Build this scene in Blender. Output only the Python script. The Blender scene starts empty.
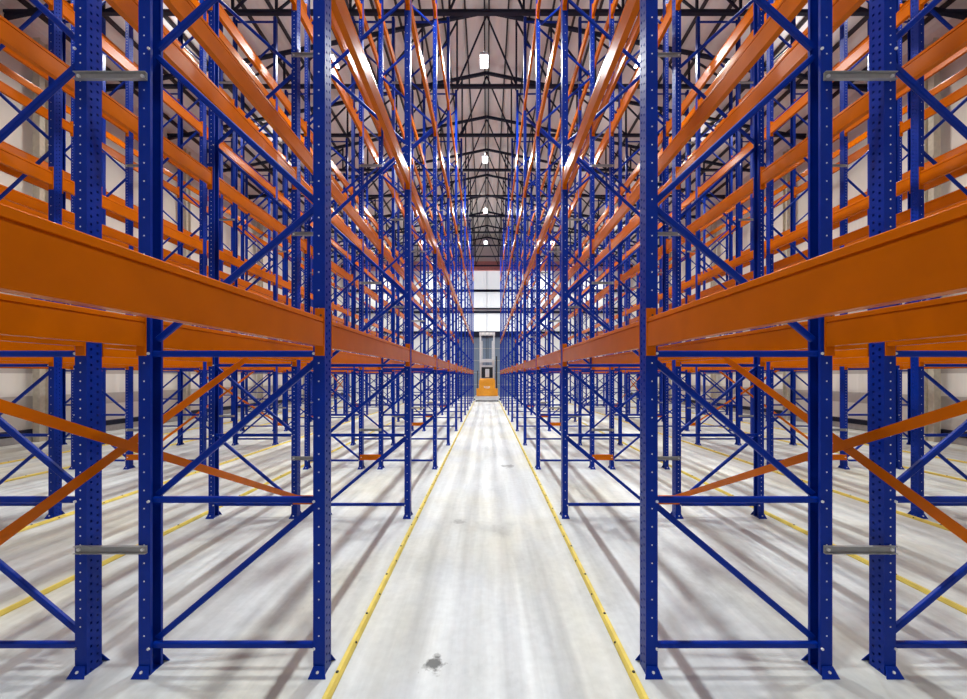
import bpy, bmesh, math, random
from mathutils import Vector, Matrix
random.seed(7)
SC = bpy.context.scene
COL = SC.collection

# ------------------------------------------------------------------ settings
SC.view_settings.view_transform = 'Standard'
SC.view_settings.look = 'None'
SC.view_settings.gamma = 1.0
SC.view_settings.use_curve_mapping = False
SC.view_settings.exposure = -0.4
SC.cycles.use_denoising = True
SC.cycles.max_bounces = 8
SC.cycles.diffuse_bounces = 5
SC.cycles.glossy_bounces = 3
SC.cycles.sample_clamp_indirect = 6.0

EYE = 1.893                     # camera height
D1, BAY = 2.58, 2.80            # first frame station, bay length
LAST = 11
def st(k): return D1 + BAY * (k - 1)
LEVELS = (2.17, 4.525, 6.91, 9.30)
TOP = 11.72

# ------------------------------------------------------------------ materials
def nodes_of(name):
    m = bpy.data.materials.new(name); m.use_nodes = True
    nt = m.node_tree; return m, nt, nt.nodes['Principled BSDF']
def paint(name, col, rough, metal=0.0, var=0.10, bump=0.0, scale=9.0, spec=0.5, coat=0.0):
    m, nt, b = nodes_of(name)
    tc = nt.nodes.new('ShaderNodeTexCoord'); nz = nt.nodes.new('ShaderNodeTexNoise')
    nz.inputs['Scale'].default_value = scale; nz.inputs['Detail'].default_value = 4
    nt.links.new(tc.outputs['Object'], nz.inputs['Vector'])
    rp = nt.nodes.new('ShaderNodeMapRange')
    rp.inputs[1].default_value = 0.3; rp.inputs[2].default_value = 0.7
    rp.inputs[3].default_value = 1 - var; rp.inputs[4].default_value = 1 + var
    nt.links.new(nz.outputs['Fac'], rp.inputs[0])
    mx = nt.nodes.new('ShaderNodeMix'); mx.data_type = 'RGBA'; mx.blend_type = 'MULTIPLY'
    mx.inputs['Factor'].default_value = 1.0
    mx.inputs['A'].default_value = (*col, 1)
    nt.links.new(rp.outputs[0], mx.inputs['B'])
    nt.links.new(mx.outputs['Result'], b.inputs['Base Color'])
    b.inputs['Roughness'].default_value = rough; b.inputs['Metallic'].default_value = metal
    b.inputs['Specular IOR Level'].default_value = spec
    b.inputs['Coat Weight'].default_value = coat
    if bump:
        bp = nt.nodes.new('ShaderNodeBump'); bp.inputs['Strength'].default_value = bump
        bp.inputs['Distance'].default_value = 0.004
        nt.links.new(nz.outputs['Fac'], bp.inputs['Height']); nt.links.new(bp.outputs['Normal'], b.inputs['Normal'])
    return m
M_BLUE = paint('blue_paint', (0.0004, 0.027, 0.32), 0.34, var=0.08, spec=0.16)
M_ORANGE = paint('orange_paint', (0.60, 0.135, 0.0003), 0.22, var=0.07, scale=5, spec=0.13)
M_ZINC = paint('galvanised_steel', (0.36, 0.365, 0.37), 0.45, metal=0.25, var=0.15)
M_BOLT_DOT = paint('bright_zinc', (0.82, 0.84, 0.86), 0.35, metal=0.2, var=0.05)  # bolt heads, and the pale dots for light in flange holes
M_YELLOW = paint('yellow_paint', (0.78, 0.62, 0.12), 0.5, var=0.14, scale=6)
M_STEEL = paint('dark_blue_steel', (0.008, 0.011, 0.032), 0.5, var=0.1, spec=0.25)
M_PURLIN = paint('dark_purlin_steel', (0.035, 0.028, 0.034), 0.55, var=0.1, spec=0.25)
M_DARK = paint('black_rubber', (0.015, 0.015, 0.017), 0.6)
M_GLASS = paint('dark_cab_glass', (0.02, 0.025, 0.03), 0.12)
M_TRUCK = paint('truck_amber_paint', (0.86, 0.36, 0.02), 0.35, var=0.06)
M_TRUCKGREY = paint('truck_grey_paint', (0.66, 0.67, 0.68), 0.42, var=0.06)
M_COLUMN = paint('column_cream_paint', (0.62, 0.58, 0.48), 0.6)
M_PINK = paint('eaves_red_oxide', (0.70, 0.30, 0.28), 0.6)
M_CURB = paint('kerb_concrete', (0.42, 0.42, 0.42), 0.85, bump=0.2)
M_WHITE = paint('white_mark_paint', (0.85, 0.85, 0.82), 0.5)

def floor_mat():
    m, nt, b = nodes_of('worn_concrete')
    N = nt.nodes; L = nt.links
    tc = N.new('ShaderNodeTexCoord')
    def noise(scale, detail, mapscale=(1, 1, 1), rough=0.55, loc=(0, 0, 0)):
        mp = N.new('ShaderNodeMapping'); mp.inputs['Scale'].default_value = mapscale; mp.inputs['Location'].default_value = loc
        L.new(tc.outputs['Object'], mp.inputs['Vector'])
        nz = N.new('ShaderNodeTexNoise'); nz.inputs['Scale'].default_value = scale
        nz.inputs['Detail'].default_value = detail; nz.inputs['Roughness'].default_value = rough
        L.new(mp.outputs['Vector'], nz.inputs['Vector']); return nz.outputs['Fac']
    def rng(v, a, c, lo, hi):
        r = N.new('ShaderNodeMapRange'); r.inputs[1].default_value = a; r.inputs[2].default_value = c
        r.inputs[3].default_value = lo; r.inputs[4].default_value = hi
        L.new(v, r.inputs[0]); return r.outputs[0]
    def math_(op, a, c=None):
        n = N.new('ShaderNodeMath'); n.operation = op
        for i, v in enumerate((a, c)):
            if v is None: continue
            if isinstance(v, (int, float)): n.inputs[i].default_value = v
            else: L.new(v, n.inputs[i])
        return n.outputs[0]
    big = rng(noise(0.55, 5), 0.3, 0.7, 0.86, 1.10)
    fine = rng(noise(14, 6), 0.3, 0.7, 0.94, 1.06)
    streak = rng(noise(2.6, 5, (1.6, 0.10, 1)), 0.36, 0.62, 0.82, 1.06)         # tyre tracks run along the aisle
    streak2 = rng(noise(7.0, 4, (1.4, 0.05, 1), loc=(3, 1, 0)), 0.38, 0.6, 0.95, 1.02)
    blot = rng(noise(1.3, 7, (1, 0.55, 1), 0.65, (7, 3, 0)), 0.60, 0.74, 1.0, 0.72)
    v = math_('MULTIPLY', math_('MULTIPLY', big, fine), math_('MULTIPLY', streak, streak2))
    v = math_('MULTIPLY', v, blot)
    # one black scuffed patch on the aisle floor
    def spot(x, y, r, dark):
        d = N.new('ShaderNodeVectorMath'); d.operation = 'DISTANCE'
        L.new(tc.outputs['Object'], d.inputs[0]); d.inputs[1].default_value = (x, y, 0)
        w = math_('ADD', d.outputs['Value'], rng(noise(11, 6, loc=(x, y, 0)), 0.25, 0.75, -r * 0.9, r * 0.9))
        return rng(w, r * 0.5, r, dark, 1.0)
    v = math_('MULTIPLY', v, spot(-0.34, 2.62, 0.075, 0.22))
    v = math_('MULTIPLY', v, spot(0.45, 8.4, 0.16, 0.55))
    v = math_('MULTIPLY', v, spot(-0.35, 5.2, 0.10, 0.7))
    mx = N.new('ShaderNodeMix'); mx.data_type = 'RGBA'
    mx.inputs['A'].default_value = (0.66, 0.70, 0.715, 1); mx.inputs['B'].default_value = (0.66, 0.66, 0.57, 1)
    L.new(rng(noise(0.8, 4, (1, 0.4, 1), loc=(2, 9, 0)), 0.45, 0.7, 0, 1), mx.inputs['Factor'])
    mu = N.new('ShaderNodeMix'); mu.data_type = 'RGBA'; mu.blend_type = 'MULTIPLY'; mu.inputs['Factor'].default_value = 1
    L.new(mx.outputs['Result'], mu.inputs['A']); L.new(v, mu.inputs['B'])
    L.new(mu.outputs['Result'], b.inputs['Base Color'])
    b.inputs['Roughness'].default_value = 0.62
    b.inputs['Specular IOR Level'].default_value = 0.35
    return m
M_FLOOR = floor_mat()

def panel_mat(name, pale, band, axis):
    """Sandwich-panel cladding: pale panels with darker bands by height, fine vertical ribs."""
    m, nt, b = nodes_of(name); N = nt.nodes; L = nt.links
    tc = N.new('ShaderNodeTexCoord'); sp = N.new('ShaderNodeSeparateXYZ'); L.new(tc.outputs['Object'], sp.inputs[0])
    cr = N.new('ShaderNodeValToRGB'); cr.color_ramp.interpolation = 'CONSTANT'
    e = cr.color_ramp.elements
    e[0].position = 0; e[0].color = (*pale, 1); e[1].position = 0.93 / 12; e[1].color = (*band, 1)
    for p, c in ((1.27, pale), (1.95, band), (2.35, pale)):
        k = e.new(p / 12); k.color = (*c, 1)
    mr = N.new('ShaderNodeMath'); mr.operation = 'DIVIDE'; mr.inputs[1].default_value = 12; L.new(sp.outputs['Z'], mr.inputs[0])
    L.new(mr.outputs[0], cr.inputs[0]); L.new(cr.outputs[0], b.inputs['Base Color'])
    wv = N.new('ShaderNodeTexWave'); wv.bands_direction = axis; wv.inputs['Scale'].default_value = 2.2
    L.new(tc.outputs['Object'], wv.inputs['Vector'])
    bp = N.new('ShaderNodeBump'); bp.inputs['Strength'].default_value = 0.25; bp.inputs['Distance'].default_value = 0.01
    L.new(wv.outputs['Fac'], bp.inputs['Height']); L.new(bp.outputs['Normal'], b.inputs['Normal'])
    b.inputs['Roughness'].default_value = 0.55
    return m
M_WALLSIDE = panel_mat('side_cladding', (0.80, 0.77, 0.72), (0.50, 0.46, 0.43), 'Y')
M_WALLEND = paint('end_cladding', (0.86, 0.88, 0.90), 0.5, var=0.03, scale=1.5)
def rib_mat(name, col, axis, scale):
    m, nt, b = nodes_of(name); N = nt.nodes; L = nt.links
    tc = N.new('ShaderNodeTexCoord'); wv = N.new('ShaderNodeTexWave'); wv.bands_direction = axis
    wv.inputs['Scale'].default_value = scale
    L.new(tc.outputs['Object'], wv.inputs['Vector'])
    bp = N.new('ShaderNodeBump'); bp.inputs['Strength'].default_value = 0.35; bp.inputs['Distance'].default_value = 0.02
    L.new(wv.outputs['Fac'], bp.inputs['Height']); L.new(bp.outputs['Normal'], b.inputs['Normal'])
    b.inputs['Base Color'].default_value = (*col, 1); b.inputs['Roughness'].default_value = 0.6
    return m
M_CEIL = rib_mat('ceiling_liner_sheet', (0.84, 0.79, 0.77), 'X', 1.6)
M_DOOR = rib_mat('blue_grey_door_sheet', (0.16, 0.21, 0.29), 'X', 1.2)
def glow_mat():
    m, nt, b = nodes_of('lamp_diffuser')
    b.inputs['Base Color'].default_value = (0.9, 0.9, 0.88, 1)
    b.inputs['Emission Color'].default_value = (0.95, 0.98, 1.0, 1); b.inputs['Emission Strength'].default_value = 14
    return m
M_GLOW = glow_mat()
def wallglow_mat():
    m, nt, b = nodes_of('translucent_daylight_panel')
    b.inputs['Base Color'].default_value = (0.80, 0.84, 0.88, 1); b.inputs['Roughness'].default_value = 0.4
    b.inputs['Emission Color'].default_value = (0.90, 0.96, 1.0, 1); b.inputs['Emission Strength'].default_value = 0.72  # glow put into the material to lift the end wall
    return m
M_WALLGLOW = wallglow_mat()

# ------------------------------------------------------------------ mesh building
class MB:
    def __init__(s): s.v = []; s.f = []; s.mi = []; s.mats = []
    def mat(s, m):
        if m not in s.mats: s.mats.append(m)
        return s.mats.index(m)
    def add(s, vs, fs, m):
        o = len(s.v); i = s.mat(m); s.v += [tuple(p) for p in vs]
        for f in fs: s.f.append(tuple(o + q for q in f)); s.mi.append(i)
        return s
    def box(s, x0, x1, y0, y1, z0, z1, m):
        vs = [(x, y, z) for z in (z0, z1) for y in (y0, y1) for x in (x0, x1)]
        return s.add(vs, [(0, 2, 3, 1), (4, 5, 7, 6), (0, 1, 5, 4), (2, 6, 7, 3), (0, 4, 6, 2), (1, 3, 7, 5)], m)
    def sweep(s, p, q, prof, m, up=(0, 1, 0)):
        """prof: closed list of (a,b) across the bar from p to q; a runs along 'up', b along the other normal."""
        p = Vector(p); q = Vector(q); d = (q - p).normalized(); u = Vector(up); u = (u - d * u.dot(d)).normalized(); w = d.cross(u)
        n = len(prof); vs = [e + u * a + w * b for e in (p, q) for a, b in prof]
        fs = [(i, (i + 1) % n, n + (i + 1) % n, n + i) for i in range(n)] + [tuple(range(n - 1, -1, -1)), tuple(range(n, 2 * n))]
        return s.add(vs, fs, m)
    def bar(s, p, q, wu, wb, m, up=(0, 1, 0), r=0.25):
        a, b = wu / 2, wb / 2; c = min(a, b) * r * 2 if r else 0
        pr = [(-a, -b), (a, -b), (a, b), (-a, b)] if not r else \
             [(-a + c, -b), (a - c, -b), (a, -b + c), (a, b - c), (a - c, b), (-a + c, b), (-a, b - c), (-a, -b + c)]
        return s.sweep(p, q, pr, m, up)
    def disc(s, c, axis, r, t, m, n=6):
        c = Vector(c); d = Vector(axis).normalized()
        up = Vector((0, 0, 1)) if abs(d.z) < .9 else Vector((1, 0, 0))
        u = (up - d * up.dot(d)).normalized(); w = d.cross(u)
        ring = [u * math.cos(2 * math.pi * i / n) * r + w * math.sin(2 * math.pi * i / n) * r for i in range(n)]
        vs = [c + k for k in ring] + [c + d * t + k for k in ring]
        return s.add(vs, [(i, (i + 1) % n, n + (i + 1) % n, n + i) for i in range(n)] + [tuple(range(n, 2 * n))], m)
    def mesh(s, name, flip=False):
        me = bpy.data.meshes.new(name); me.from_pydata(s.v, [], s.f)
        for m in s.mats: me.materials.append(m)
        me.polygons.foreach_set('material_index', s.mi); me.update()
        bm = bmesh.new(); bm.from_mesh(me); bmesh.ops.recalc_face_normals(bm, faces=bm.faces); bm.to_mesh(me); bm.free()
        return me
def link(name, me, parent=None, loc=(0, 0, 0)):
    o = bpy.data.objects.new(name, me); COL.objects.link(o); o.location = loc
    if parent is not None: o.parent = parent
    return o
def tag(o, label, cat, group=None):
    o['label'] = label; o['category'] = cat; o['kind'] = 'thing'
    if group: o['group'] = group
    return o
def struct(name, mb):
    o = link(name, mb.mesh(name)); o['kind'] = 'structure'; return o
ORD = ['zeroth', 'first', 'second', 'third', 'fourth', 'fifth', 'sixth', 'seventh', 'eighth', 'ninth', 'tenth', 'eleventh', 'twelfth', 'thirteenth', 'fourteenth']

# ------------------------------------------------------------------ the hall
WX, WBACK, WFRONT, APEX, SLOPE = 13.2, 36.6, -3.0, 14.75, 0.205
def roof_z(x): return APEX - abs(x) * SLOPE
struct('floor', MB().box(-WX - .2, WX + .2, WFRONT - .2, WBACK + .2, -.2, 0, M_FLOOR))
e = roof_z(WX)
cm = MB()
for s in (-1, 1):
    a, b = (0, s * (WX + .2)); za, zb = APEX, roof_z(WX + .2)
    vs = [(a, WFRONT - .2, za), (b, WFRONT - .2, zb), (b, WBACK + .2, zb), (a, WBACK + .2, za)]
    cm.add(vs + [(x, y, z + .15) for x, y, z in vs], [(0, 1, 2, 3), (4, 5, 6, 7), (0, 1, 5, 4), (1, 2, 6, 5), (2, 3, 7, 6), (3, 0, 4, 7)], M_CEIL)
struct('ceiling', cm)
struct('wall_left', MB().box(-WX - .2, -WX, WFRONT, WBACK, 0, e, M_WALLSIDE))
struct('wall_right', MB().box(WX, WX + .2, WFRONT, WBACK, 0, e, M_WALLSIDE))
def gable(y0, y1, m, mg):
    w = MB(); zt = 11.9
    w.box(-WX, WX, y0, y1, 0, zt, m)
    vs = [(x, y, z) for y in (y0, y1) for x, z in ((-WX, zt), (WX, zt), (WX, e), (0, APEX), (-WX, e))]
    w.add(vs, [(0, 1, 2, 3, 4), (5, 6, 7, 8, 9)] + [(i, (i + 1) % 5, 5 + (i + 1) % 5, 5 + i) for i in range(5)], mg)
    return w
struct('wall_back', gable(WBACK, WBACK + .2, M_WALLEND, M_CEIL))
struct('wall_front', gable(WFRONT - .2, WFRONT, M_WALLSIDE, M_CEIL))
for s, side in ((-1, 'left'), (1, 'right')):
    bb = MB(); bb.box(min(s * WX, s * (WX - .16)), max(s * WX, s * (WX - .16)), WFRONT, WBACK, 0, .20, M_CURB)
    bb.box(min(s * WX, s * (WX - .17)), max(s * WX, s * (WX - .17)), WFRONT, WBACK, .20, .36, M_STEEL)
    struct('baseboard_' + side, bb)
# wall girts on the back wall, the eaves beam and the big door
for i, (z, t) in enumerate(((5.86, .11), (7.72, .10), (9.68, .11), (8.06, .05))):
    struct('trim_%d' % (i + 1), MB().box(-WX, WX, WBACK - .16, WBACK, z - t, z + t, M_STEEL))
struct('trim_5', MB().box(-WX, WX, WBACK - .3, WBACK, 11.5, 12.3, M_PINK))
for i, (za, zb) in enumerate(((5.98, 7.61), (8.12, 9.56), (9.80, 11.49))):  # added self-lit panels that make the upper end wall bright
    wn = struct('window_%d' % (i + 1), MB().box(-6.0, 6.0, WBACK - .05, WBACK - .001, za, zb, M_WALLGLOW))
    wf = MB()
    for j in range(-4, 5): wf.box(j * 1.5 - .02, j * 1.5 + .02, WBACK - .07, WBACK - .05, za, zb, M_ZINC)
    link('window_frame', wf.mesh('window_frame'), wn)
dr = struct('door_1', MB().box(-2.6, 2.6, WBACK - .10, WBACK - .001, 0, 5.45, M_DOOR))
fm = MB()
for x in (-2.7, 2.7): fm.box(x - .12, x + .12, WBACK - .2, WBACK - .001, 0, 5.6, M_STEEL)
fm.box(-2.82, 2.82, WBACK - .24, WBACK - .001, 5.45, 5.74, M_STEEL)
link('door_frame', fm.mesh('door_frame'), dr)
pm = MB()
for z in (1.1, 2.2, 3.3, 4.4): pm.box(-2.58, 2.58, WBACK - .125, WBACK - .10, z - .03, z + .03, M_ZINC)
link('door_seam', pm.mesh('door_seam'), dr)

# side-wall columns
cmb = MB(); cmb.box(-.10, .10, -.13, -.11, 0, 11.60, M_COLUMN).box(-.10, .10, .11, .13, 0, 11.60, M_COLUMN).box(-.01, .01, -.11, .11, 0, 11.60, M_COLUMN)
colme = cmb.mesh('wall_column')
for s, side in ((-1, 'left'), (1, 'right')):
    for i in range(6):
        o = link('steel_column', colme, None, (s * (WX - .28), 6.0 + 5.6 * i, 0))
        tag(o, 'cream steel column, %s from the front, against the %s side wall' % (ORD[i + 1], side), 'column', 'cream columns along the side walls')

# roof trusses at every rack station
def make_truss():
    root = bpy.data.objects.new('roof_truss', None); COL.objects.link(root)
    lo, d = 11.86, .16
    m = MB(); m.box(-WX, WX, -.07, .07, lo - .025, lo + .045, M_STEEL).box(-WX, WX, -.06, .06, lo + .045, lo + .055, M_STEEL).box(-WX, WX, -.06, .06, lo - .035, lo - .025, M_STEEL)
    link('lower_chord', m.mesh('lower_chord'), root)
    for s in (-1, 1):
        m = MB(); m.bar((0, 0, roof_z(0) - .30), (s * WX, 0, roof_z(WX) - .30), .10, .10, M_STEEL, r=0)
        link('rafter', m.mesh('rafter'), root)
    nodes_x = [0, 1.02, 2.22, 3.74, 5.77, 6.97, 8.49, 10.52]
    for s in (-1, 1):
        for i, x in enumerate(nodes_x):
            if x == 0: continue
            m = MB(); m.bar((s * x, 0, lo + .07), (s * x, 0, roof_z(x) - .38), .06, .06, M_STEEL, up=(0, 1, 0), r=0)
            link('web_post', m.mesh('web_post'), root)
        for i in range(len(nodes_x) - 1):
            a, b = nodes_x[i], nodes_x[i + 1]
            m = MB(); m.bar((s * b, .035, lo + .08), (s * a, .035, roof_z(a) - .40), .05, .05, M_STEEL, r=0)
            link('web_diagonal', m.mesh('web_diagonal'), root)
    return root
def copy_tree(o, parent=None):
    c = o.copy(); COL.objects.link(c)
    if parent is not None: c.parent = parent
    for ch in KIDS.get(o.name, []): copy_tree(ch, c)
    return c
KIDS = {}
def note_kids(root):
    for o in bpy.data.objects:
        if o.parent is not None: KIDS.setdefault(o.parent.name, [])
    KIDS.clear()
    for o in bpy.data.objects:
        if o.parent is not None: KIDS.setdefault(o.parent.name, []).append(o)
tr = make_truss(); note_kids(tr)
for n, k in enumerate(range(4, 14)):
    o = tr if n == 0 else copy_tree(tr)
    o.location = (0, st(k), 0)
    tag(o, 'dark steel roof truss spanning the hall, %s from the camera' % ORD[n + 1], 'roof truss', 'roof trusses above the racks')
# purlins
px = [.08] + [.74 * i for i in range(1, 18)]
for s, side in ((-1, 'left'), (1, 'right')):
    for i, x in enumerate(px):
        m = MB(); z = roof_z(x) - .11
        m.box(s * x - .025, s * x + .025, -2.8, WBACK - .02, z - .08, z + .07, M_PURLIN)
        o = link('roof_purlin', m.mesh('roof_purlin'))
        tag(o, ('long dark ridge purlin just %s of the roof ridge' % side) if i == 0 else
            'long dark roof purlin, %s to the %s of the ridge' % ((ORD + ['fifteenth', 'sixteenth', 'seventeenth'])[i], side), 'purlin', 'purlins under the roof sheets')

# lamps over every aisle
hm = MB(); hm.box(-.13, .13, -.27, .27, 0, .06, M_TRUCKGREY).box(-.07, .07, -.24, .24, .06, .075, M_GLOW)  # glowing strip on top is added to go with the upward fill
for y in (-.2, .2): hm.box(-.012, .012, y - .012, y + .012, .06, .19, M_TRUCKGREY)
housing = hm.mesh('lamp_housing')
diff = MB().box(-.11, .11, -.25, .25, -.025, -.001, M_GLOW).mesh('diffuser')
LAMP_W = 330.0
lampdata = bpy.data.lights.new('hall_lamp', 'AREA'); lampdata.shape = 'RECTANGLE'; lampdata.size = .14; lampdata.size_y = .50; lampdata.spread = math.radians(150)
lampdata.energy = LAMP_W; lampdata.color = (0.96, 1.0, 1.0)
warmdata = lampdata.copy(); warmdata.energy = LAMP_W * .68; lampdata.energy = LAMP_W * 1.3; warmdata.color = (1.0, 0.97, 0.87)
ceilfilldata = lampdata.copy(); ceilfilldata.energy = LAMP_W * .04; ceilfilldata.spread = math.pi  # added upward fill light that brightens the ceiling
AISLES = ((-9.5, 'far left aisle'), (-4.76, 'left side aisle'), (-.08, 'centre aisle'), (4.76, 'right side aisle'), (9.5, 'far right aisle'))
for ax, an in AISLES:
    for i in range(-1, 6):
        if i < 0 and abs(ax) > 1: continue
        if i == 5 and abs(ax) < 1: continue  # last lamps of the outer aisles are added to brighten the end wall
        y = 6.76 + 5.6 * (i)
        o = bpy.data.objects.new('ceiling_lamp', None); COL.objects.link(o); o.location = (ax, y, 11.62)
        link('housing', housing, o); link('diffuser', diff, o)
        li = bpy.data.objects.new('lamp_light', lampdata if abs(ax) < 1 else warmdata); COL.objects.link(li); li.parent = o; li.location = (0, 0, -.03)
        lu = bpy.data.objects.new('lamp_uplight', ceilfilldata); COL.objects.link(lu); lu.parent = o; lu.location = (0, 0, .08); lu.rotation_euler = (math.pi, 0, 0)
        tag(o, 'bright white lamp hung over the %s, %s back along it' % (an, ORD[i + 2]), 'ceiling lamp', 'white lamps over the aisles')

# ------------------------------------------------------------------ upright frames
DEPTH, UW, UF = 1.18, .10, .075
def upright_mesh(sgn, detail, pitch=.115):
    """C-section; the perforated face lies on x=0 and looks to -sgn*x, the open back is at x=sgn*UF."""
    sh = MB(); hw = UW / 2
    if detail:
        ys = (-hw, -.028, -.014, .014, .028, hw); zo = (0, .006, .022, .031, .047)
        n = int(TOP / .05); zs = [i * .05 + z for i in range(n) for z in zo] + [n * .05]
        vid = {}
        def V(x, y, z):
            k = (round(x, 5), round(y, 5), round(z, 5))
            if k not in vid: vid[k] = len(sh.v); sh.v.append((sgn * x, y, z))
            return vid[k]
        im = sh.mat(M_BLUE)
        for j in range(len(zs) - 1):
            for i in range(5):
                if (i == 1 and j % 5 == 1) or (i == 3 and j % 5 == 3): continue
                sh.f.append((V(0, ys[i], zs[j]), V(0, ys[i + 1], zs[j]), V(0, ys[i + 1], zs[j + 1]), V(0, ys[i], zs[j + 1]))); sh.mi.append(im)
        for y, yl in ((-hw, -hw + .018), (hw, hw - .018)):
            for j in range(len(zs) - 1):
                sh.f.append((V(0, y, zs[j]), V(UF, y, zs[j]), V(UF, y, zs[j + 1]), V(0, y, zs[j + 1]))); sh.mi.append(im)
                sh.f.append((V(UF, y, zs[j]), V(UF, yl, zs[j]), V(UF, yl, zs[j + 1]), V(UF, y, zs[j + 1]))); sh.mi.append(im)
        me = sh.mesh('upright'); bm = bmesh.new(); bm.from_mesh(me)
        # thickness: the shell is grown inwards by 2 mm
        bmesh.ops.recalc_face_normals(bm, faces=bm.faces)
        bmesh.ops.solidify(bm, geom=bm.faces[:], thickness=.0022)
        bm.to_mesh(me); bm.free()
        ex = MB()
        for i in range(int(.3 / pitch), int(TOP / pitch)):
            for y, ay in ((-hw - .0023, -1), (hw + .0023, 1)):
                ex.disc((sgn * .038, y, i * pitch + .02), (0, ay, 0), .0052, .0008, M_BOLT_DOT)  # pale discs stand in for light showing through the flange holes
        e2 = ex.mesh('x'); bm = bmesh.new(); bm.from_mesh(me); bm.from_mesh(e2)
        me.materials.append(M_BOLT_DOT)
        bm.faces.ensure_lookup_table()
        n0 = len(me.polygons)
        for f in bm.faces[n0:]: f.material_index = 1
        bm.to_mesh(me); bm.free(); bpy.data.meshes.remove(e2)
        return me
    t = .004
    def bx(x0, x1, y0, y1): sh.box(min(sgn * x0, sgn * x1), max(sgn * x0, sgn * x1), y0, y1, 0, TOP, M_BLUE)
    bx(0, t, -hw, hw); bx(t, UF, -hw, -hw + t); bx(t, UF, hw - t, hw); bx(UF - t, UF, -hw + t, -hw + .018); bx(UF - t, UF, hw - .018, hw - t)
    return sh.mesh('upright')
def foot_mesh(sgn):
    m = MB(); X = lambda a, b: (min(sgn * a, sgn * b), max(sgn * a, sgn * b))
    m.box(*X(.001, UF - .001), -.056, .056, .0005, .006, M_BLUE)
    for s in (-1, 1):
        a, b = s * .0535, s * .082; t = s * .005; x0, x1 = -.018, UF + .018
        vs = [(sgn * x0, b, .001), (sgn * x1, b, .001), (sgn * (UF - .004), a, .062), (sgn * .004, a, .062)]
        vs += [(x, y + t, z) for x, y, z in vs]
        m.add(vs, [(0, 1, 2, 3), (4, 5, 6, 7), (0, 1, 5, 4), (1, 2, 6, 5), (2, 3, 7, 6), (3, 0, 4, 7)], M_BLUE)
        m.disc((sgn * UF * .5, s * .070, .033), (0, s * .85, .5), .009, .008, M_BOLT_DOT, 6)
    return m.mesh('foot_plate')
HZ = [.17, 1.10, 2.035]
NODE = [.19, 1.08, 1.12, 2.0, 2.09, 2.965] + [2.965 + .94 * i for i in range(1, 10)]
def brace_meshes(low, detail):
    """low=+1: the first diagonal starts low at the +x upright."""
    h = DEPTH / 2 - .070; out = []
    rnd = .22 if detail else 0
    for z in HZ + [TOP - .12]:
        m = MB(); m.bar((-h, -.012, z), (h, -.012, z), .030, .040, M_BLUE, r=rnd)
        if detail:
            for s in (-1, 1):
                m.disc((s * (h + .002), -.0527, z), (0, -1, 0), .009, .008, M_BOLT_DOT); m.disc((s * (h + .002), .0527, z), (0, 1, 0), .009, .008, M_BOLT_DOT)
        out.append(('horizontal_brace', m.mesh('horizontal_brace')))
    segs = [(.195, 1.07, 1), (1.125, 2.0, 1), (2.13, 2.995, 1)]
    z, d = 3.01, -1
    while z + .95 < TOP: segs.append((z, z + .95, d)); z += 1.01; d = -d
    for z0, z1, d in segs:
        m = MB(); s = low * d
        m.bar((s * h, .020, z0), (-s * h, .020, z1), .030, .040, M_BLUE, r=rnd)
        if detail and z0 > 2.5:
            m.disc((-s * h, -.0527, z1), (0, -1, 0), .009, .008, M_BOLT_DOT)
        out.append(('diagonal_brace', m.mesh('diagonal_brace')))
    return out
UPM = {(s, d, p): upright_mesh(s, d, (.0575, .115)[p]) for s in (-1, 1) for d in (0, 1) for p in (0, 1)}
FTM = {s: foot_mesh(s) for s in (-1, 1)}
BRM = {(l, d): brace_meshes(l, d) for l in (-1, 1) for d in (0, 1)}
# rows: index 1..5 counted outwards from the centre aisle; inner face position
ROWX = {1: 1.015, 2: 2.522, 3: 5.76, 4: 7.267, 5: 10.50}
START = {1: 0, 2: 0, 3: 1, 4: 2, 5: 3}
ROWNAME = {1: 'first', 2: 'second', 3: 'third', 4: 'fourth', 5: 'fifth'}
def sidename(s): return 'left' if s < 0 else 'right'
def frame(s, r, k):
    xa, xb = sorted((s * ROWX[r], s * (ROWX[r] + DEPTH))); cx = (xa + xb) / 2
    o = bpy.data.objects.new('upright_frame', None); COL.objects.link(o); o.location = (cx, st(k), 0)
    low_outer = (r % 2 == 1); low = s if low_outer else -s
    det = 1 if k <= 3 else 0
    for sg, x in ((1, -DEPTH / 2), (-1, DEPTH / 2)):
        u = link('upright', UPM[(sg, det, r % 2)], o, (x, 0, 0))
        link('foot_plate', FTM[sg], u)
    for nm, me in BRM[(low, det)]: link(nm, me, o)
    where = 'just behind the camera' if k == 0 else '%s back' % ORD[k]
    tag(o, 'tall blue upright frame, %s, in %s %s row from the centre aisle' % (where, ROWNAME[r], sidename(s)), 'rack frame', 'blue upright frames of the pallet racks')
    return o
for s in (-1, 1):
    for r in ROWX:
        for k in range(START[r], LAST + 1): frame(s, r, k)

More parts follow.
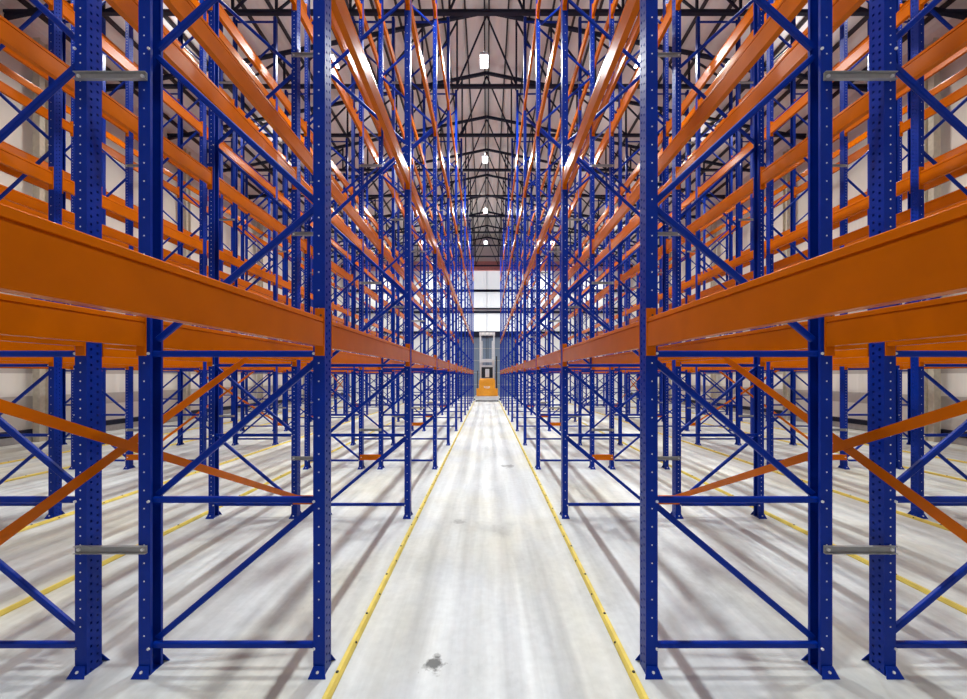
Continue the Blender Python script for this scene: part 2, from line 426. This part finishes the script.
# ------------------------------------------------------------------ beams
BH, BT, BL = .182, .050, BAY - UW - .030
def beam_mb():
    m = MB(); z0, z1 = -BH / 2, BH / 2; a = BT / 2
    pr = [(-a, z0), (a, z0), (a, z1 - .038), (a - .009, z1 - .036), (a - .009, z1 - .030), (a - .001, z1 - .028), (a - .003, z1 - .004), (a - .008, z1),
          (-a + .008, z1), (-a + .003, z1 - .004), (-a + .001, z1 - .028), (-a + .009, z1 - .030), (-a + .009, z1 - .036), (-a, z1 - .038)]
    n = len(pr); L = BL / 2
    vs = [(x, y, z) for y in (-L, L) for x, z in pr]
    m.add(vs, [(i, (i + 1) % n, n + (i + 1) % n, n + i) for i in range(n)] + [tuple(range(n)), tuple(range(n, 2 * n))], M_ORANGE)
    return m
def conn_mb(end, m=None):
    m = m or MB(); y = end * (BL / 2 + .004); y0, y1 = sorted((y - end * .0035, y + end * .0045))
    m.box(-.030, .030, y0, y1, -.150, .150, M_ORANGE)
    m.disc((.008, y1 if end > 0 else y0, .105), (0, end, 0), .008, .0015, M_DARK); m.disc((.008, y0 if end > 0 else y1, .105), (0, -end, 0), .008, .0015, M_DARK)
    return m
BEAM = beam_mb().mesh('beam'); CONN = {e_: conn_mb(e_).mesh('end_connector') for e_ in (-1, 1)}
fb = beam_mb(); conn_mb(-1, fb); conn_mb(1, fb); BEAMFAR = fb.mesh('beam_with_ends')
LEVELNAME = ['lowest-level', 'second-level', 'third-level', 'top-level']
BAYNAME = lambda k: 'bay beside the camera' if k == 0 else '%s bay' % ORD[k]
# first and last bay whose beams show largest in the picture, for each row and face, level by level; the others go into one mass
SHOWN = {
    (1, 0): ((0, 5), (1, 5), (1, 6), (2, 6)),
    (1, 1): ((0, 4), (1, 5), (2, 5), (2, 6)),
    (2, 0): ((0, 2), (1, 5), (1, 6), (2, 6)),
    (2, 1): ((1, 4), (1, 5), (2, 5), (2, 4)),
    (3, 0): ((1, 4), (1, 6), (1, 8), (2, 8)),
    (3, 1): ((2, 4), (2, 7), (1, 0), (3, 4)),
    (4, 0): ((2, 2), (2, 4), (2, 4), (1, 0)),
    (4, 1): ((2, 3), (1, 0), (2, 6), (2, 4)),
    (5, 0): ((3, 3), (1, 0), (3, 7), (1, 0)),
    (5, 1): ((3, 3), (1, 0), (3, 7), (3, 7)),
}
rest = []
for s in (-1, 1):
    for r in ROWX:
        for fi in (0, 1):
            x = s * (ROWX[r] + .028 if fi == 0 else ROWX[r] + DEPTH - .028)
            for li, z in enumerate(LEVELS):
                for k in range(START[r], LAST):
                    if k == 0 and li > 0: continue
                    if k == 0 and r == 2 and fi == 1: continue
                    loc = (x, st(k) + BAY / 2, z); first, last = SHOWN[(r, fi)][li]
                    if not first <= k <= last: rest.append(loc); continue
                    near = k <= 5
                    o = link('rack_beam', BEAM if near else BEAMFAR, None, loc)
                    if near:
                        for e_ in (-1, 1): link('end_connector', CONN[e_], o)
                    tag(o, 'orange %s beam, %s side, %s, %s %s row from centre aisle' % (LEVELNAME[li], 'inner' if fi == 0 else 'outer',
                        BAYNAME(k), ROWNAME[r], sidename(s)), 'rack beam', 'orange pallet rack beams')
if rest:
    bm = bmesh.new()
    for loc in rest:
        n = len(bm.verts); bm.from_mesh(BEAMFAR); bm.verts.ensure_lookup_table()
        for v in bm.verts[n:]: v.co += Vector(loc)
    me = bpy.data.meshes.new('distant_beams'); bm.to_mesh(me); bm.free()
    for m in BEAMFAR.materials: me.materials.append(m)
    o = tag(link('rack_beam_mass', me), 'remaining orange beams deep in the racks, mostly hidden behind nearer ones', 'rack beams'); o['kind'] = 'stuff'

# ------------------------------------------------------------------ galvanised spacers between back-to-back rows
GAPS = {1: (2.195, 2.522), 3: (6.94, 7.267)}
def spacer_mesh(g):
    m = MB(); w = (GAPS[g][1] - GAPS[g][0]) / 2 + .062
    m.box(-w, w, -.002, .002, -.024, .024, M_ZINC); m.box(-w, w, -.020, -.002, .020, .024, M_ZINC); m.box(-w, w, -.020, -.002, -.024, -.020, M_ZINC)
    for x in (-w + .025, w - .025): m.disc((x, -.0022, 0), (0, -1, 0), .011, .010, M_BOLT_DOT)
    return m.mesh('row_spacer')
SPM = {g: spacer_mesh(g) for g in GAPS}
HIDDEN_SPACERS = ((1, 1, 2), (1, 1, 3), (1, 2, 3), (1, 3, 3), (1, 7, 0), (3, 2, 0), (3, 2, 1), (3, 2, 2), (3, 2, 3), (3, 3, 1), (3, 3, 3), (3, 4, 1), (3, 5, 1), (3, 6, 1), (3, 7, 1))   # wholly out of sight
SPN = ['lowest', 'second', 'third', 'topmost']
for s in (-1, 1):
    for g in GAPS:
        cx = s * (GAPS[g][0] + GAPS[g][1]) / 2
        for k in range(1 if g == 1 else 2, 8):
            for i, z in enumerate((.80, 3.78, 6.16, 9.9)):
                if (g, k, i) in HIDDEN_SPACERS: continue
                o = link('row_spacer', SPM[g], None, (cx, st(k) - UW / 2 - .0065, z))
                tag(o, '%s grey steel spacer, %s frame back, joining %s and %s %s rows' % (SPN[i], ORD[k], ROWNAME[g], ROWNAME[g + 1], sidename(s)),
                    'row spacer', 'grey spacers between back-to-back rows')

# ------------------------------------------------------------------ orange spine bracing straps and their floor-level brackets
for s in (-1, 1):
    for g in GAPS:
        cx = s * (GAPS[g][0] + GAPS[g][1]) / 2
        for kc in ((1,) if g == 1 else (4, 7)):
            c = st(kc)
            for d, nm in ((1, 'falling from'), (-1, 'rising from')):
                if (g, kc) == (1, 1):
                    p, q = ((1.22, 2.075), (5.30, .235)) if d == 1 else ((3.97, 2.075), (.10, .21))
                else:
                    p, q = ((c - 1.3, 2.07), (c + 2.74, .24)) if d == 1 else ((c + 1.3, 2.07), (c - 2.74, .24))
                m = MB(); xx = cx - s * .004 * d
                m.sweep((xx, p[0], p[1]), (xx, q[0], q[1]), [(-.0025, -.030), (.0025, -.030), (.0025, .030), (-.0025, .030)], M_ORANGE, up=(1, 0, 0))
                o = link('bracing_strap', m.mesh('bracing_strap'))
                tag(o, 'orange strap %s the camera at %s frame, between %s and %s %s rows' % (nm, ORD[kc], ROWNAME[g], ROWNAME[g + 1], sidename(s)),
                    'bracing strap', 'orange straps crossed between back-to-back rows')
        bm_ = MB(); w = GAPS[g][1] - GAPS[g][0] + .10
        bm_.box(-w / 2, w / 2, -.003, .003, -.055, .055, M_ORANGE); bm_.box(-w / 2 + .055, w / 2 - .055, .003, .04, .050, .055, M_ORANGE)
        for x in (-w / 2 + .03, w / 2 - .03): bm_.disc((x, -.0032, 0), (0, -1, 0), .010, .008, M_BOLT_DOT)
        bme = bm_.mesh('bracket')
        for k in (2, 3, 5, 6, 8) if g == 1 else (3, 5, 6, 8):
            o = link('bracing_bracket', bme, None, (cx, st(k) - UW / 2 - .0065, .24))
            tag(o, 'short orange floor-level bracket, %s frame back, joining %s and %s %s rows' % (ORD[k], ROWNAME[g], ROWNAME[g + 1], sidename(s)),
                'bracing bracket', 'orange brackets near the floor')

# ------------------------------------------------------------------ yellow floor guide rails
def rail(x, dirn, label):
    m = MB(); y0, y1 = .4, 29.6
    L = [0, 0]
    y = y0
    while y < y1:
        ye = min(y + 5.6, y1)
        m.add([(x - .026, y, .001), (x + .026, y, .001), (x + .026, y, .010), (x + .012, y, .035), (x - .012, y, .035), (x - .026, y, .010),
               (x - .026, ye - .004, .001), (x + .026, ye - .004, .001), (x + .026, ye - .004, .010), (x + .012, ye - .004, .035), (x - .012, ye - .004, .035), (x - .026, ye - .004, .010)],
              [(i, (i + 1) % 6, 6 + (i + 1) % 6, 6 + i) for i in range(6)] + [(0, 1, 2, 3, 4, 5), (6, 7, 8, 9, 10, 11)], M_YELLOW)
        y = ye
    o = link('guide_rail', m.mesh('guide_rail'))
    am = MB(); y = y0 + .25
    while y < y1:
        am.disc((x, y, .0345), (0, 0, 1), .010, .006, M_DARK); am.disc((x + dirn * .019, y + .30, .021), (dirn * .8, 0, .6), .008, .006, M_DARK)
        y += .62
    link('anchor_bolt', am.mesh('anchor_bolt'), o)
    tag(o, label, 'guide rail', 'yellow floor guide rails')
for s in (-1, 1):
    n = sidename(s)
    rail(s * .93, -s, 'yellow floor rail along the %s edge of the centre aisle' % n)
    rail(s * 3.84, s, 'yellow floor rail at the inner edge of the %s side aisle' % n)
    rail(s * 5.67, -s, 'yellow floor rail at the outer edge of the %s side aisle' % n)
    rail(s * 8.60, s, 'yellow floor rail at the inner edge of the far %s aisle' % n)
    rail(s * 10.41, -s, 'yellow floor rail at the outer edge of the far %s aisle' % n)

# ------------------------------------------------------------------ order picker truck at the end of the aisle
T = bpy.data.objects.new('order_picker_truck', None); COL.objects.link(T); T.location = (0.02, 29.6, 0)
tag(T, 'amber and grey narrow-aisle lift truck parked at the end of the centre aisle', 'lift truck')
def part(name, mb, parent=T): return link(name, mb.mesh(name), parent)
m = MB()       # chassis, chamfered
vs = [(-.60, 0, .42), (.60, 0, .42), (.60, 0, 1.55), (.52, .05, 1.72), (-.52, .05, 1.72), (-.60, 0, 1.55)]
m.add(vs + [(x, 1.0, z) for x, y, z in vs], [(i, (i + 1) % 6, 6 + (i + 1) % 6, 6 + i) for i in range(6)] + [tuple(range(6)), tuple(range(6, 12))], M_TRUCK)
body = part('body', m)
for sx in (-1, 1):
    m = MB(); m.box(min(sx * .605, sx * .80), max(sx * .605, sx * .80), .15, 1.4, .40, .95, M_TRUCK); part('side_cover', m)
m = MB(); m.box(-.86, .86, -.10, .35, .09, .40, M_TRUCKGREY); m.box(-.9, .9, .3, 1.5, .12, .38, M_TRUCKGREY); part('base_frame', m)
for sx in (-1, 1):
    for y in (.12, 1.25):
        m = MB(); m.disc((sx * .78 - .06, y, .13), (1, 0, 0), .125, .12, M_DARK, 20); part('wheel', m)
    m = MB(); m.disc((sx * .93 - .04, .0, .17), (1, 0, 0), .07, .08, M_DARK, 14); part('guide_roller', m)
for sx in (-1, 1):
    m = MB(); m.box(sx * .52 - .06, sx * .52 + .06, 1.05, 1.25, .3, 5.15, M_TRUCKGREY); part('mast_rail', m)
    m = MB(); m.box(sx * .40 - .04, sx * .40 + .04, 1.08, 1.22, .4, 4.6, M_TRUCKGREY); part('inner_mast_rail', m)
m = MB(); m.box(-.60, .60, 1.02, 1.28, 5.0, 5.24, M_TRUCKGREY)
for x in (-.3, 0, .3): m.box(x - .09, x + .09, .96, 1.02, 5.05, 5.22, M_WHITE)
part('mast_crossbar', m)
for x in (-.07, .07):
    m = MB(); m.box(x - .02, x + .02, 1.1, 1.14, 1.7, 5.0, M_DARK); part('lift_chain', m)
m = MB(); m.box(-.50, .50, .25, 1.02, 3.02, 3.10, M_TRUCKGREY); m.box(-.52, .52, .22, .30, 2.92, 3.16, M_TRUCKGREY)
for x in (-.3, -.1, .1, .3): m.box(x - .02, x + .02, .3, 1.0, 3.10, 3.14, M_TRUCKGREY)
part('overhead_guard', m)
for sx in (-1, 1):
    m = MB(); m.box(sx * .47 - .035, sx * .47 + .035, .26, .34, 1.72, 2.95, M_TRUCKGREY); part('guard_post', m)
m = MB(); m.box(-.42, .42, .30, .33, 1.75, 2.58, M_GLASS); m.box(-.45, .45, .28, .34, 2.56, 2.70, M_TRUCKGREY); part('cab_screen', m)
m = MB(); m.box(-.14, .16, .285, .299, 1.8, 2.42, M_TRUCKGREY); part('control_console', m)
m = MB(); m.box(.66, .76, .7, .8, .95, 3.4, M_DARK); part('cable_reel_post', m)
m = MB(); m.box(-.76, -.70, .7, .76, .95, 2.3, M_DARK); part('side_mirror_post', m)
m = MB()       # pale swoosh-like lettering mark on the body, too small to read
for x, w, h in ((-.20, .07, .10), (-.10, .05, .07), (-.02, .06, .08), (.07, .05, .07), (.15, .08, .10)):
    m.box(x - w / 2, x + w / 2, -.006, -.001, 1.08 - h / 2, 1.08 + h / 2, M_WHITE)
m.box(-.16, .18, -.006, -.001, .98, 1.005, M_WHITE)
link('body_lettering', m.mesh('body_lettering'), body)

# ------------------------------------------------------------------ world and camera
w = bpy.data.worlds.new('World'); SC.world = w; w.use_nodes = True
w.node_tree.nodes['Background'].inputs[0].default_value = (0.5, 0.55, 0.6, 1); w.node_tree.nodes['Background'].inputs[1].default_value = 0.0
cam = bpy.data.cameras.new('Camera'); co = bpy.data.objects.new('Camera', cam); COL.objects.link(co)
co.location = (0.010, 0, EYE); co.rotation_euler = (math.pi / 2, 0, 0)
cam.sensor_width = 36; cam.lens = 36 * 400 / 967
cam.shift_x = -3.5 / 967; cam.shift_y = 26.5 / 967
cam.clip_start = .02; cam.clip_end = 200
SC.camera = co
